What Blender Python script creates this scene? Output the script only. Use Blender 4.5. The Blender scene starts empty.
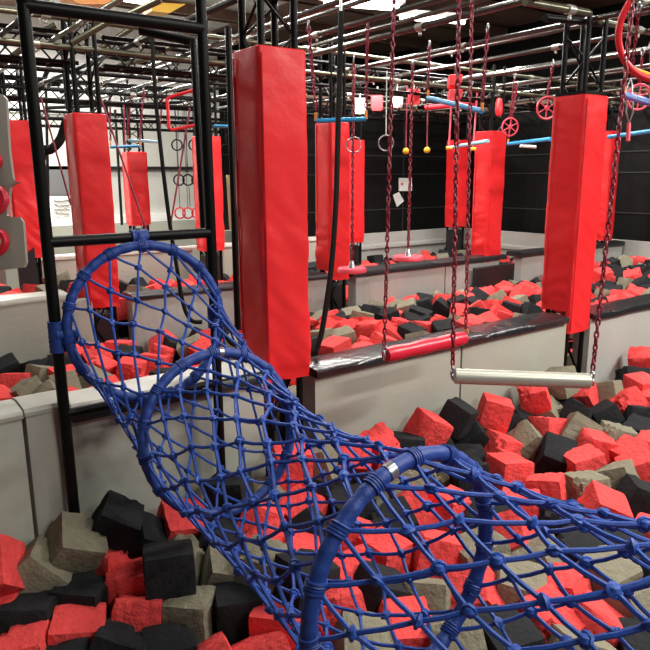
import bpy, math, random
from mathutils import Vector, Matrix, Euler, noise
random.seed(7)
PI=math.pi
COL=bpy.context.scene.collection
# ------------------------------------------------------------------ camera model
F=672.;TH=math.radians(12.47);AZ=math.radians(53.75);RO=-.0067;H=1.6
fw=Vector((math.cos(AZ)*math.cos(TH),math.sin(AZ)*math.cos(TH),-math.sin(TH)))
r0=Vector((math.sin(AZ),-math.cos(AZ),0)); u0=r0.cross(fw)
rt=r0*math.cos(RO)+u0*math.sin(RO); up=u0*math.cos(RO)-r0*math.sin(RO)
CAM=Vector((0,0,H))
def ray(x,y): return fw+rt*((x-325)/F)-up*((y-325)/F)
def at(x,y,X=None,Y=None,Z=None,D=None):
    r=ray(x,y)
    if X is not None:t=X/r.x
    elif Y is not None:t=Y/r.y
    elif Z is not None:t=(Z-H)/r.z
    else:t=D
    return CAM+r*t
def proj(p):
    q=Vector(p)-CAM; d=q.dot(fw)
    return (325+F*q.dot(rt)/d,325-F*q.dot(up)/d,d)
# ------------------------------------------------------------------ materials
def mat(name,base,rough=.6,metal=0.,bump=None,vary=None,emit=None,spec=.5,coat=0,sheen=0):
    m=bpy.data.materials.new(name); m.use_nodes=True; n=m.node_tree.nodes; l=m.node_tree.links
    b=n['Principled BSDF']; b.inputs['Base Color'].default_value=(*base,1)
    b.inputs['Roughness'].default_value=rough; b.inputs['Metallic'].default_value=metal
    b.inputs['Specular IOR Level'].default_value=spec
    b.inputs['Coat Weight'].default_value=coat
    tc=n.new('ShaderNodeTexCoord')
    if vary:   # (scale, amount) : colour mottling of the material itself
        t=n.new('ShaderNodeTexNoise'); t.inputs['Scale'].default_value=vary[0]; t.inputs['Detail'].default_value=6
        l.new(tc.outputs['Object'],t.inputs['Vector'])
        mx=n.new('ShaderNodeMix'); mx.data_type='RGBA'
        a=vary[1]
        mx.inputs[6].default_value=(*[c*(1-a) for c in base],1); mx.inputs[7].default_value=(*[min(1,c*(1+a)) for c in base],1)
        l.new(t.outputs['Fac'],mx.inputs[0]); l.new(mx.outputs[2],b.inputs['Base Color'])
    prev=None
    for (sc,stren,dist,stretch) in (bump or []):
        t=n.new('ShaderNodeTexNoise'); t.inputs['Scale'].default_value=sc; t.inputs['Detail'].default_value=5
        mp=n.new('ShaderNodeMapping'); mp.inputs['Scale'].default_value=stretch
        l.new(tc.outputs['Object'],mp.inputs['Vector']); l.new(mp.outputs['Vector'],t.inputs['Vector'])
        bp=n.new('ShaderNodeBump'); bp.inputs['Strength'].default_value=stren; bp.inputs['Distance'].default_value=dist
        l.new(t.outputs['Fac'],bp.inputs['Height'])
        if prev: l.new(prev.outputs['Normal'],bp.inputs['Normal'])
        prev=bp
    if prev: l.new(prev.outputs['Normal'],b.inputs['Normal'])
    if emit:
        b.inputs['Emission Color'].default_value=(*emit[0],1); b.inputs['Emission Strength'].default_value=emit[1]
    return m
M={}
M['pad']=mat('red_vinyl',(.74,.020,.024),.38,bump=[(2.2,.28,.05,(1,1,1.3)),(7,.10,.02,(1,1,.8))],spec=.45)
M['padedge']=mat('red_vinyl_seam',(.62,.012,.018),.45)
M['grey']=mat('grey_vinyl',(.37,.372,.345),.48,bump=[(2.2,.5,.05,(2.5,1,.45)),(7,.2,.012,(2,1,.4))],vary=(1.3,.04))
M['greyb']=mat('dusty_grey_vinyl',(.36,.37,.315),.48,bump=[(1.3,.32,.07,(.8,1,1.4)),(5,.08,.012,(1,1,1))],vary=(1.3,.04))
M['white']=mat('pale_vinyl',(.48,.485,.43),.45,bump=[(5,.3,.02,(1,1,1))])
M['cap']=mat('glossy_black_vinyl',(.014,.014,.016),.27,bump=[(9,.6,.02,(1,1,1))],coat=.1)
M['capm']=mat('black_vinyl',(.012,.012,.014),.4)
M['steel']=mat('black_steel',(.0030,.0034,.0030),.42,spec=.17)
M['pipe']=mat('dark_galvanised_pipe',(.13,.13,.12),.24,metal=.85,vary=(9,.3))
M['pipey']=mat('dull_grey_green_pipe',(.15,.15,.10),.3,metal=.7,vary=(9,.3))
M['cup']=mat('pale_coupler',(.40,.39,.34),.35,metal=.6)
M['rope']=mat('blue_rope',(.012,.064,.34),.5,bump=[(180,.5,.003,(1,1,1))],vary=(40,.25))
M['wrap']=mat('blue_webbing',(.009,.043,.24),.55,bump=[(120,.5,.003,(1,1,1))],vary=(30,.3))
M['bare']=mat('bare_steel',(.36,.38,.40),.35,metal=.9)
M['fred']=mat('red_foam',(.74,.068,.066),.9,bump=[(30,.9,.016,(1,1,1)),(110,.6,.005,(1,1,1))],vary=(14,.15),spec=.2)
M['fblk']=mat('charcoal_foam',(.017,.018,.020),.92,bump=[(40,.6,.010,(1,1,1)),(140,.5,.004,(1,1,1))],vary=(20,.25),spec=.2)
M['ftan']=mat('olive_grey_foam',(.205,.190,.135),.92,bump=[(30,.8,.014,(1,1,1)),(110,.6,.005,(1,1,1))],vary=(12,.15),spec=.2)
M['chain']=mat('red_chain',(.20,.004,.018),.45,vary=(60,.5))
M['cord']=mat('dark_red_cord',(.24,.01,.035),.6)
M['blk']=mat('black_rope',(.005,.005,.005),.7,spec=.2,bump=[(120,.5,.003,(1,1,1))])
M['blue']=mat('blue_bar',(.02,.30,.62),.35)
M['blued']=mat('strong_blue_bar',(.01,.12,.50),.35)
M['paleb']=mat('pale_blue_bar',(.35,.62,.75),.35)
M['redp']=mat('red_plastic',(.72,.02,.03),.35)
M['crim']=mat('crimson_padding',(.60,.012,.04),.35,bump=[(14,.3,.01,(1,1,1))])
M['pink']=mat('pinkish_red_plastic',(.78,.08,.12),.4)
M['whitep']=mat('white_plastic',(.8,.8,.78),.4)
M['yel']=mat('yellow_plastic',(.85,.50,.03),.4)
M['oran']=mat('orange_plastic',(.85,.28,.04),.4)
M['alu']=mat('aluminium_tube',(.44,.45,.37),.38,metal=.35,vary=(6,.06))
M['board']=mat('grey_board',(.30,.29,.25),.4,vary=(3,.1))
M['hold']=mat('deep_red_hold',(.55,.01,.03),.45)
M['blackwall']=mat('black_wall_panel',(.003,.003,.003),.6,spec=.25,bump=[(2,.3,.05,(3,3,.3))],vary=(2,.3))
M['seam']=mat('grey_seam',(.025,.025,.024),.5)
M['floor']=mat('dark_floor',(.10,.095,.085),.7,vary=(2,.15))
M['brown']=mat('brown_ceiling',(.26,.165,.12),.8,vary=(1.5,.2))
M['wallL']=mat('light_grey_wall',(.55,.55,.50),.7,vary=(.8,.06))
M['insul']=mat('white_insulation',(.85,.85,.82),.6,bump=[(3,.6,.1,(1,1,1))])
M['paper']=mat('white_paper',(.8,.8,.78),.6)
M['dgrey']=mat('dark_grey_panel',(.13,.13,.13),.6)
M['wood']=mat('pale_wood',(.55,.36,.2),.5,vary=(8,.15))
M['lamp']=mat('lamp_diffuser',(.9,.9,.9),.4,emit=((1,.97,.92),9))
M['duct']=mat('orange_yellow_sheet',(.85,.33,.06),.5)
# ------------------------------------------------------------------ mesh builder
class MB:
    def __init__(s): s.v=[];s.f=[]
    def add(s,v,f):
        o=len(s.v); s.v+= [tuple(p) for p in v]; s.f+=[tuple(i+o for i in q) for q in f]
    def box(s,a,b):
        x0,y0,z0=a;x1,y1,z1=b
        s.add([(x0,y0,z0),(x1,y0,z0),(x1,y1,z0),(x0,y1,z0),(x0,y0,z1),(x1,y0,z1),(x1,y1,z1),(x0,y1,z1)],
              [(3,2,1,0),(4,5,6,7),(0,1,5,4),(1,2,6,5),(2,3,7,6),(3,0,4,7)])
    def tube(s,pts,r,n=8,closed=False,rf=None):
        pts=[Vector(p) for p in pts]; m=len(pts); rings=[]
        t0=(pts[1]-pts[0]).normalized()
        ref=Vector((0,0,1)) if abs(t0.z)<.9 else Vector((1,0,0))
        u=t0.cross(ref).normalized()
        for i,p in enumerate(pts):
            if closed: t=(pts[(i+1)%m]-pts[i-1]).normalized()
            else: t=(pts[min(i+1,m-1)]-pts[max(i-1,0)]).normalized()
            u=(u-t*u.dot(t)); 
            if u.length<1e-6: u=t.cross(Vector((.3,.5,.8)))
            u.normalize(); w=t.cross(u)
            rr=rf(i/(m-1)) if rf else r
            rings.append([p+(u*math.cos(2*PI*k/n)+w*math.sin(2*PI*k/n))*rr for k in range(n)])
        v=[q for R in rings for q in R]; f=[]
        for i in range(m if closed else m-1):
            j=(i+1)%m
            off=0
            if closed and j==0:
                best=min(range(n),key=lambda o:sum((rings[i][k]-rings[0][(k+o)%n]).length for k in range(n))); off=best
            for k in range(n):
                f.append((i*n+k,i*n+(k+1)%n,j*n+(k+1+off)%n,j*n+(k+off)%n))
        if not closed:
            f.append(tuple(range(n-1,-1,-1))); f.append(tuple((m-1)*n+k for k in range(n)))
        s.add(v,f)
    def ball(s,c,r,n=6,sc=(1,1,1)):
        v=[(c[0],c[1],c[2]+r*sc[2])];f=[]
        rows=n//2
        for i in range(1,rows):
            a=PI*i/rows
            for k in range(n):
                b=2*PI*k/n; v.append((c[0]+r*sc[0]*math.sin(a)*math.cos(b),c[1]+r*sc[1]*math.sin(a)*math.sin(b),c[2]+r*sc[2]*math.cos(a)))
        v.append((c[0],c[1],c[2]-r*sc[2]))
        for k in range(n): f.append((0,1+k,1+(k+1)%n))
        for i in range(rows-2):
            for k in range(n): f.append((1+i*n+k,1+(i+1)*n+k,1+(i+1)*n+(k+1)%n,1+i*n+(k+1)%n))
        L=len(v)-1;b=1+(rows-2)*n
        for k in range(n): f.append((L,b+(k+1)%n,b+k))
        s.add(v,f)
    def build(s,name,m,parent=None,smooth=True,bevel=0):
        me=bpy.data.meshes.new(name); me.from_pydata(s.v,[],s.f); me.update()
        if smooth:
            me.polygons.foreach_set('use_smooth',[True]*len(me.polygons))
            try: me.set_sharp_from_angle(angle=math.radians(42))
            except Exception: pass
        me.materials.append(m)
        o=bpy.data.objects.new(name,me); COL.objects.link(o)
        if parent: o.parent=parent
        if bevel:
            b=o.modifiers.new('bevel','BEVEL'); b.width=bevel; b.segments=3; b.limit_method='ANGLE'
        return o
def tag(o,label=None,cat=None,group=None,kind=None):
    if label:o['label']=label
    if cat:o['category']=cat
    if group:o['group']=group
    if kind:o['kind']=kind
    return o
def empty(name,loc,label,cat,group=None):
    o=bpy.data.objects.new(name,None); o.empty_display_size=.1; COL.objects.link(o); o.location=loc
    return tag(o,label,cat,group)
def part(mb,name,m,root,**k):
    """part whose vertices are given in world space, parented to a root placed at root.location"""
    o=mb.build(name,m,root,**k)
    off=Vector((0,0,0)); q=root
    while q: off+=q.location; q=q.parent
    o.data.transform(Matrix.Translation(-off)); return o
def origin(o,p):
    o.data.transform(Matrix.Translation(-Vector(p))); o.location=p; return o
def circle(c,n,r,k=48,a0=0,a1=2*PI,e1=None,closed=True):
    n=Vector(n).normalized(); e1=Vector(e1) if e1 else Vector((0,0,1)); e1=(e1-n*e1.dot(n)).normalized(); e2=n.cross(e1)
    m=k if closed else k+1
    return [Vector(c)+(e1*math.cos(a0+(a1-a0)*i/k)+e2*math.sin(a0+(a1-a0)*i/k))*r for i in range(m)]
def pt(px,py,**k): return at(px,py,**k)
def padbox(x0,x1,y0,y1,z0,z1,zs=None,wr=.011,seed=0,nx=12,nz=70,puff=.006):
    """soft upholstered sleeve: rounded, slightly puffed and creased; zs = lower end of the side faces"""
    mb=MB(); zs=z0 if zs is None else zs
    r=.018
    prof=[]  # closed rounded rectangle outline, counter-clockwise
    def arc(cx,cy,a):
        for i in range(4): 
            t=a+PI/2*i/3; prof.append((cx+r*math.cos(t),cy+r*math.sin(t)))
    def line(p,q,n):
        for i in range(1,n): prof.append((p[0]+(q[0]-p[0])*i/n,p[1]+(q[1]-p[1])*i/n))
    arc(x0+r,y0+r,PI); line((x0+r,y0),(x1-r,y0),nx)
    arc(x1-r,y0+r,1.5*PI); line((x1,y0+r),(x1,y1-r),nx)
    arc(x1-r,y1-r,0); line((x1-r,y1),(x0+r,y1),nx)
    arc(x0+r,y1-r,PI/2); line((x0,y1-r),(x0,y0+r),nx)
    n=len(prof);cx=(x0+x1)/2;cy=(y0+y1)/2
    V=[];Fc=[]
    for j in range(nz+1):
        t=j/nz
        for (x,y) in prof:
            front = (y<y0+.02)
            zb=z0 if front else zs
            z=z1+(zb-z1)*t
            ux=(x-cx)/((x1-x0)/2); uy=(y-cy)/((y1-y0)/2)
            edge=min(1,(1-min(abs(ux),abs(uy))**4))
            d=puff*edge*min(1,8*t,8*(1-t)+.3)
            q=Vector((x*5+seed*3.1,y*5,z*3.2+x*2.5))
            cr=noise.noise(q)*wr*(.5+1.6*t*t)+ (abs(noise.noise(Vector((x*4+seed,y*4,z*9+x*7))))-.2)*wr*.8*(.3+t*t*2)
            d+=cr
            if t>.97: d-=.006
            nx_,ny_=(ux if abs(ux)>=abs(uy)*.98 else 0),(uy if abs(uy)>=abs(ux)*.98 else 0)
            L=math.hypot(nx_,ny_) or 1
            zz=z+ (noise.noise(Vector((x*9+seed,y*9,0)))*.018 if t>.95 else 0)
            V.append((x+nx_/L*d,y+ny_/L*d,zz))
    for j in range(nz):
        for k in range(n):
            a=j*n+k;b=j*n+(k+1)%n
            Fc.append((a,a+n,b+n,b))
    # soft lid
    base=len(V)
    for (x,y) in prof: V.append((cx+(x-cx)*.93,cy+(y-cy)*.93,z1+.006))
    V.append((cx,cy,z1+.002))
    for k in range(n):
        Fc.append((k,(k+1)%n,base+(k+1)%n,base+k)); Fc.append((base+k,base+(k+1)%n,base+n))
    # underside
    b0=nz*n; base=len(V)
    for (x,y) in prof:
        front=(y<y0+.02); V.append((cx+(x-cx)*.86,cy+(y-cy)*.86,(z0 if front else zs)+.004))
    V.append((cx,cy,(z0+zs)/2+.02))
    for k in range(n):
        Fc.append((b0+(k+1)%n,b0+k,base+k,base+(k+1)%n)); Fc.append((base+(k+1)%n,base+k,base+n))
    mb.add(V,Fc); return mb
# ------------------------------------------------------------------ the room
FZ=-.95
def struct(name,mb,m,**k): return tag(mb.build(name,m,smooth=False,**k),kind='structure')
b=MB(); b.box((-7,-7,FZ-.1),(14,17,FZ)); struct('floor',b,M['floor'])
b=MB(); b.box((8.0,-7,5.0),(14,17,5.1)); b.box((-7,-7,5.0),(8.0,12.0,5.1)); b.box((-7,12,5.0),(4.0,17,5.1)); struct('ceiling',b,M['brown'])
b=MB(); b.box((4.0,12,5.0),(8.0,17,5.1)); struct('ceiling',b,M['insul'])
b=MB(); b.box((-7,15.6,FZ),(8.2,15.8,2.95)); struct('wall_back',b,M['wallL'])
b=MB(); b.box((-7,15.55,2.95),(8.2,15.8,5.0)); struct('wall_back',b,M['insul'])
b=MB(); b.box((8.2,15.5,FZ),(14,15.8,5.0)); struct('wall_back',b,M['blackwall'])
b=MB(); b.box((13.6,-7,FZ),(13.8,15.5,5)); struct('wall_right',b,M['blackwall'])
# roof purlins
for i,y in enumerate([2.4,4.6,6.8,9.0,11.2,13.4]):
    b=MB(); b.box((-7,y-.06,4.78),(13.6,y+.06,5.0)); b.box((-7,y-.12,4.78),(13.6,y+.12,4.80)); struct('trim_%d'%(i+1),b,M['brown'])
# black partition behind the far pit
b=MB(); b.box((6.0,9.62,FZ),(10.6,9.70,2.78))
struct('wall_back',b,M['blackwall'])
b=MB(); b.box((10.5,-3,FZ),(10.6,9.62,2.78)); struct('wall_right',b,M['blackwall'])
for i,z in enumerate((1.62,1.95,.98)):
    b=MB(); b.box((6.0,9.60,z),(10.5,9.62,z+.02)); b.box((10.48,-3,z),(10.5,9.6,z+.02)); struct('trim_%d'%(i+7),b,M['seam'])
b=MB(); b.box((6.0,9.58,2.78),(10.6,9.72,2.92)); b.box((10.46,-3,2.78),(10.62,9.58,2.92)); struct('trim_10',b,M['brown'])
for i,X in enumerate((7.3,8.9)):
    b=MB(); b.box((X,9.605,FZ),(X+.02,9.62,2.78)); struct('trim_%d'%(i+11),b,M['seam'])
# long dark conduit and pale plinth on the light wall far left
b=MB(); p=at(130,168,Y=15.5); b.box((-7,15.5,p.z-.035),(8.2,15.58,p.z+.035)); struct('trim_13',b,M['capm'])
b=MB(); b.box((-7,15.45,FZ),(8.2,15.6,.75)); struct('baseboard_back',b,M['insul'])
# ------------------------------------------------------------------ padded pit walls
def wallpad(x0,x1,y,z1,m,label,grp,th=.14,axis='x',z0=FZ,name='pit_wall_pad',seed=0):
    """upholstered wall panel along x (front face at y) or along y (front face at x=y)"""
    mb=MB(); nx=max(4,int((x1-x0)/.09)); nz=16
    V=[];Fc=[]
    for j in range(nz+1):
        t=j/nz
        for i in range(nx+1):
            s=i/nx; x=x0+.006+(x1-x0-.012)*s; z=z0+(z1-z0)*t
            e=min(1,6*s,6*(1-s),5*(1-t)+.1)
            d=.016*e+noise.noise(Vector((x*2.3+seed,z*1.5,y)))*.02*e+noise.noise(Vector((x*9+z*2+seed,z*1.2,y+3)))*.008*e
            V.append((x,y-d,z))
    for j in range(nz):
        for i in range(nx):
            a=j*(nx+1)+i; Fc.append((a,a+1,a+nx+2,a+nx+1))
    B=len(V)
    # top, back, sides: loft from the border
    top=[nz*(nx+1)+i for i in range(nx+1)]
    for i in range(nx+1):
        s=i/nx; V.append((x0+.006+(x1-x0-.012)*s,y+.02,z1+.008+noise.noise(Vector((s*6,seed,0)))*.006))
    for i in range(nx+1):
        s=i/nx; V.append((x0+.006+(x1-x0-.012)*s,y+th,z1))
    for i in range(nx+1):
        s=i/nx; V.append((x0+.006+(x1-x0-.012)*s,y+th,z0))
    for i in range(nx):
        Fc.append((top[i],top[i+1],B+i+1,B+i)); Fc.append((B+i,B+i+1,B+nx+2+i,B+nx+1+i)); Fc.append((B+nx+1+i,B+nx+2+i,B+2*nx+3+i,B+2*nx+2+i))
        Fc.append((i+1,i,B+2*nx+2+i,B+2*nx+3+i))
    Fc.append(tuple([j*(nx+1) for j in range(nz+1)]+[B,B+nx+1,B+2*nx+2])[::-1]); Fc.append(tuple([j*(nx+1)+nx for j in range(nz+1)]+[B+nx,B+2*nx+1,B+3*nx+2]))
    if axis=='y':  # rotate so the front looks towards -x
        V=[(p[1],-p[0],p[2]) for p in V]; V=[(a,-b_,c) for a,b_,c in V]
        Fc=[f[::-1] for f in Fc]
    mb.add(V,Fc); o=mb.build(name,m)
    c=((x0+x1)/2,y+th/2,z0) if axis=='x' else (y+th/2,(x0+x1)/2,z0)
    origin(o,c); return tag(o,label,'wall pad',grp)
def cap(x0,x1,y,z,m,label,th=.2,axis='x',h=.035,name='wall_top_rail'):
    mb=MB(); n=max(6,int((x1-x0)/.12)); prof=[(-.03,-h),(-.032,-.004),(-.02,.012),(th*.5,.02),(th-.02,.012),(th,-h)]
    V=[];Fc=[];m_=len(prof)
    for i in range(n+1):
        x=x0+(x1-x0)*i/n
        for k,(dy,dz) in enumerate(prof):
            w=noise.noise(Vector((x*3.5,k*.9,y)))*.008
            V.append((x,y+dy,z+dz+w) if axis=='x' else (y+dy,x,z+dz+w))
    for i in range(n):
        for k in range(m_):
            a=i*m_+k;b_=i*m_+(k+1)%m_; q=(a,b_,b_+m_,a+m_); Fc.append(q if axis=='y' else q[::-1])
    Fc.append(tuple(range(m_))); Fc.append(tuple(n*m_+k for k in range(m_-1,-1,-1)))
    mb.add(V,Fc); o=mb.build(name,m); c=((x0+x1)/2,y+th/2,z) if axis=='x' else (y+th/2,(x0+x1)/2,z)
    origin(o,c); return tag(o,label,'padded rail')
Y1=2.9;Y2=5.65
W1='grey padded panels of the near pit wall'
wallpad(-2.2,-.55,Y1-.05,.64,M['greyb'],'grey padded wall panel beyond the left edge of the front pit',W1)
wallpad(-.55,.545,Y1-.05,.64,M['greyb'],'creased grey padded wall panel at the left edge of the photo, in the front pit',W1,seed=2)
wallpad(.55,.735,Y1-.05,.645,M['greyb'],'narrow grey padded wall panel just left of the near black ladder post',W1,seed=3)
wallpad(.74,1.73,Y1,.60,M['greyb'],'smooth grey wall panel behind the blue net, between ladder post and central red column',W1,seed=4)
wallpad(2.05,3.23,Y1,.54,M['greyb'],'grey padded wall panel right of the central red column, behind the red padded trapeze',W1,seed=5)
wallpad(3.235,4.38,Y1,.54,M['greyb'],'grey padded wall panel behind the pale aluminium trapeze bar',W1,seed=6)
wallpad(4.685,6.2,Y1,.50,M['grey'],'pinkish grey padded wall panel right of the right red column',W1,seed=7)
wallpad(6.205,9.0,Y1,.50,M['grey'],'grey padded wall panel beyond the right edge of the photo',W1,seed=8)
cap(-.3,.545,Y1-.03,.655,M['greyb'],'pale padded rail on top of the front pit wall at the far left',h=.02)
cap(.55,.735,Y1-.03,.66,M['greyb'],'short pale padded rail just left of the near ladder post',h=.02)
cap(.745,1.73,Y1+.02,.625,M['white'],'pale padded rail seen through the first blue hoop, on top of the near wall',h=.01)
cap(.745,1.73,Y1-.012,.598,M['capm'],'black edge strip under the pale rail behind the blue net',h=.035,th=.12)
cap(2.05,4.36,Y1+.0,.555,M['cap'],'glossy black padded rail between the central and the right red columns',th=.24)
cap(4.70,8.9,Y1+.0,.53,M['cap'],'glossy black padded rail right of the right red column',th=.24)
W2='grey padded panels of the second pit wall'
segs=[(-3,-.2,'beyond the left edge'),(-.195,1.5,'at the far left beside the near ladder post')]
for i,(a,b_,t) in enumerate(segs): wallpad(a,b_,Y2-.08,.66,M['greyb'],'broad grey panel, second pit wall, '+t,W2,seed=20+i)
wallpad(1.5,1.72,Y2,.60,M['greyb'],'narrow pale panel of the second pit wall left of the first second-row column',W2,seed=23)
segs=[(2.05,3.1,'seen through the first blue hoop'),(3.105,4.2,'left of the second-row column with the blue bar'),(4.56,5.95,'under the two red swing discs'),(5.955,6.95,'left of the small black base panel'),(7.4,8.6,'right of the small black base panel'),(8.605,9.85,'hidden mostly behind the right red column')]
for i,(a,b_,t) in enumerate(segs): wallpad(a,b_,Y2,.57,M['grey'],'wrinkled grey panel, second pit wall, '+t,W2,seed=30+i)
cap(-2,1.5,Y2-.06,.675,M['white'],'pale padded rail on top of the second wall at the far left',h=.03,th=.24)
cap(2.05,4.2,Y2,.585,M['capm'],'thin black padded rail of the second wall behind the blue hoop',th=.22,h=.03)
cap(4.5,7.06,Y2,.585,M['capm'],'black padded rail of the second wall beneath the red swing discs',th=.24,h=.05)
cap(7.36,9.85,Y2,.585,M['capm'],'black padded rail of the second wall reaching the far right corner',th=.24,h=.05)
W3='grey padded panels of the far pit wall'
for i,(a,b_,t) in enumerate([(-3,-.5,'beyond the left edge'),(-.495,1.7,'at the far left'),(2.1,4.2,'left of the third-row column'),(4.7,7.0,'behind the central red column')]):
    wallpad(a,b_,8.95,.60,M['greyb'],'pale grey padded panel of the far pit wall '+t,W3,seed=40+i,z0=FZ)
wallpad(7.005,9.85,9.15,.60,M['grey'],'grey padded panel of the far pit wall under the black partition',W3,seed=45)
for i,(a,b_) in enumerate([(5.9,9.3),(2.6,5.895)]):
    wallpad(a,b_,9.9,.60,M['grey'],'grey padded panel of the right hand far wall, '+('next to the far corner' if i==0 else 'at the right edge of the photo'),W3,axis='y',seed=50+i)
cap(7.0,9.9,9.13,.40,M['grey'],'grey padded roll along the foot of the far wall',h=.06,th=.03)
cap(2.6,9.1,9.88,.36,M['grey'],'grey padded roll along the right hand far wall',axis='y',h=.06,th=.03)
for i,(a,b_) in enumerate([(-3,1.7),(2.1,4.3),(4.7,7.0)]):
    cap(a,b_,8.95,.615,M['white'],['pale rail of the far pit wall at the far left','pale rail of the far pit wall behind the first blue hoop','pale rail of the far pit wall behind the central column'][i],th=.2)
for i,(y,z) in enumerate(((11.3,.62),(13.3,.72))):
    wallpad(-3,8,y,z,M['greyb'],['long pale pit wall in the background left, nearer of the two','long pale pit wall in the background left, farther of the two'][i],'background pit walls',seed=60+i)
# ------------------------------------------------------------------ columns
def column(X,Y,w,d,z0,zs,z1,label,seed=0,ztop=2.9,plate=False,lace=True,black_base=True):
    root=empty('padded_column',(X+w/2,Y+d/2,FZ),label,'padded column','red padded truss columns')
    pb=padbox(X,X+w,Y,Y+d,z0,z1,zs,seed=seed)
    pad=part(pb,'foam_pad',M['pad'],root)
    sm=MB()
    sm.tube([(X+.012,Y-.009,z1-.03),(X+.012,Y-.010,(z0+z1)/2),(X+.013,Y-.008,z0+.03)],.0045,6)
    sm.tube([(X-.007,Y+d*.86,z1-.03),(X-.008,Y+d*.86,(zs+z1)/2),(X-.007,Y+d*.86,zs+.03)],.004,6)
    part(sm,'seam',M['padedge'],pad)
    ins=.045; r=.019
    for (x,y) in ((X+ins,Y+ins),(X+w-ins,Y+ins),(X+ins,Y+d-ins),(X+w-ins,Y+d-ins)):
        m=MB(); m.tube([(x,y,FZ),(x,y,ztop)],r,10); part(m,'chord',M['steel'],root)
    m=MB()
    zz=z1+.02; k=0; st=.17
    cs=[(X+ins,Y+ins),(X+w-ins,Y+ins),(X+w-ins,Y+d-ins),(X+ins,Y+d-ins)]
    z=z1-.1
    while z<ztop-.2:
        for i in range(4):
            a=cs[i];b_=cs[(i+1)%4]
            m.tube([(a[0],a[1],z+(st if (k+i)%2 else 0)),(b_[0],b_[1],z+(0 if (k+i)%2 else st))],.008,6)
        z+=st;k+=1
    z=FZ+.1;k=0
    while z<z0:
        for i in range(4):
            a=cs[i];b_=cs[(i+1)%4]
            m.tube([(a[0],a[1],z+(.3 if (k+i)%2 else 0)),(b_[0],b_[1],z+(0 if (k+i)%2 else .3))],.008,6)
        z+=.3;k+=1
    part(m,'lacing',M['steel'],root)
    m=MB(); m.box((X-.01,Y-.01,FZ),(X+w+.01,Y+d+.01,FZ+.02)); part(m,'base_plate',M['steel'],root,smooth=False)
    if plate:
        m=MB(); m.box((X+.01,Y+.01,z1+.008),(X+w-.01,Y+d-.01,z1+.03)); part(m,'top_plate',M['steel'],root,smooth=False)
    if black_base:
        m=MB(); m.box((X+.03,Y+.05,FZ+.02),(X+w-.03,Y+d-.03,z0-.06)); part(m,'base_sleeve',M['capm'],root,bevel=.01)
    return root
def colpx(xc,yt,xr,Y,ylow,label,**k):
    a=at(xc,yt,Y=Y); b_=at(xr,yt+1,Y=Y); z=at(xc+1,ylow,Y=Y).z
    w=b_.x-a.x
    return column(a.x,Y,max(.26,min(w,.36)),.27,z,z+k.pop('up',.0),a.z,label,**k)
column(1.747,2.9,.28,.268,.535,.53,2.205,'large red padded column in the centre of the photo, beside the blue net',seed=1,ztop=3.1,black_base=False)
column(4.407,2.9,.292,.268,.42,.585,2.15,'tall red padded column at the right with a dark red left face',seed=2,ztop=2.7,plate=True,black_base=False)
colpx(73,113,107,Y2,311,'red padded column seen behind the first blue hoop, left of the near ladder frame',seed=3,up=.03)
colpx(330,122,349,Y2,281,'red padded column behind the blue bar, just right of the central column',seed=4,up=.10)
colpx(492,131,507,Y2,262,'red padded column with a pale left face above the small black base panel',seed=5,up=.09)
colpx(612,131,621,Y2,240,'red padded column mostly hidden behind the tall right one',seed=6)
colpx(4,120,31,8.4,260,'red padded column at the left edge of the photo beside the scalloped grey board',seed=7)
colpx(200,136,221,8.4,252,'red padded column half hidden by the right post of the near ladder frame',seed=8)
colpx(352,140,361,8.4,243,'slim red padded column peeking out behind the one with the blue bar',seed=9)
colpx(458,140,470,8.4,227,'distant red padded column in front of the far corner',seed=10)
colpx(127,152,147,11.2,226,'distant red padded column framed by the ladder, left of the small rings',seed=11)
# small black panel round the base of a second-row column
b=MB(); p=at(474,268,Y=5.55);q=at(512,284,Y=5.55); b.box((p.x,5.52,q.z),(q.x,5.575,p.z)); o=b.build('base_panel',M['capm'],bevel=.01); tag(origin(o,((p.x+q.x)/2,5.55,q.z)),'small black rectangular panel strapped to the base of a second-row column','panel')
b=MB(); p=at(18,262,Y=8.3);q=at(38,284,Y=8.3); b.add([(p.x,8.3,p.z),(q.x,8.3,p.z+.15),(q.x,8.3,q.z),(p.x,8.3,q.z),(p.x,8.36,p.z),(q.x,8.36,p.z+.15),(q.x,8.36,q.z),(p.x,8.36,q.z)],[(3,2,1,0),(4,5,6,7),(0,1,5,4),(1,2,6,5),(2,3,7,6),(3,0,4,7)])
tag(origin(b.build('base_panel',M['capm'],smooth=False),(p.x,8.3,q.z)),'black slanted panel under the red column at the left edge','panel')
# ------------------------------------------------------------------ overhead rig
def pipe(a,b_,r,m,label,grp,coup=0,name='overhead_pipe',sag=0):
    a=Vector(a);b_=Vector(b_); mb=MB(); mb.tube([a,(a+b_)/2+Vector((0,0,-sag)),b_],r,10)
    o=mb.build(name,m); origin(o,a); tag(o,label,'pipe',grp)
    L=(b_-a).length; d=(b_-a).normalized()
    for i in range(coup):
        t=(i+.5+random.uniform(-.3,.3))/coup*L; c=a+d*t
        k=MB(); k.tube([c-d*.035,c+d*.035],r*1.3,10); k.tube([c,c+Vector((0,0,-r*2.2))],r*.45,8); k.ball(c+Vector((0,0,-r*2.2)),r*.6,8)
        part(k,'coupler',M['cup'],o)
    return o
def ordw(i): return ['first','second','third','fourth','fifth','sixth','seventh','eighth','ninth','tenth','eleventh','twelfth','thirteenth','fourteenth','fifteenth','sixteenth','seventeenth','eighteenth','nineteenth','twentieth'][i]
GL='overhead pipes running from lower left to upper right'
PX=[.75,1.25,1.62,2.2,2.75,3.22,3.68,4.5,5.2,6.0,6.8,7.6,8.4,9.2,9.9]
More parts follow.
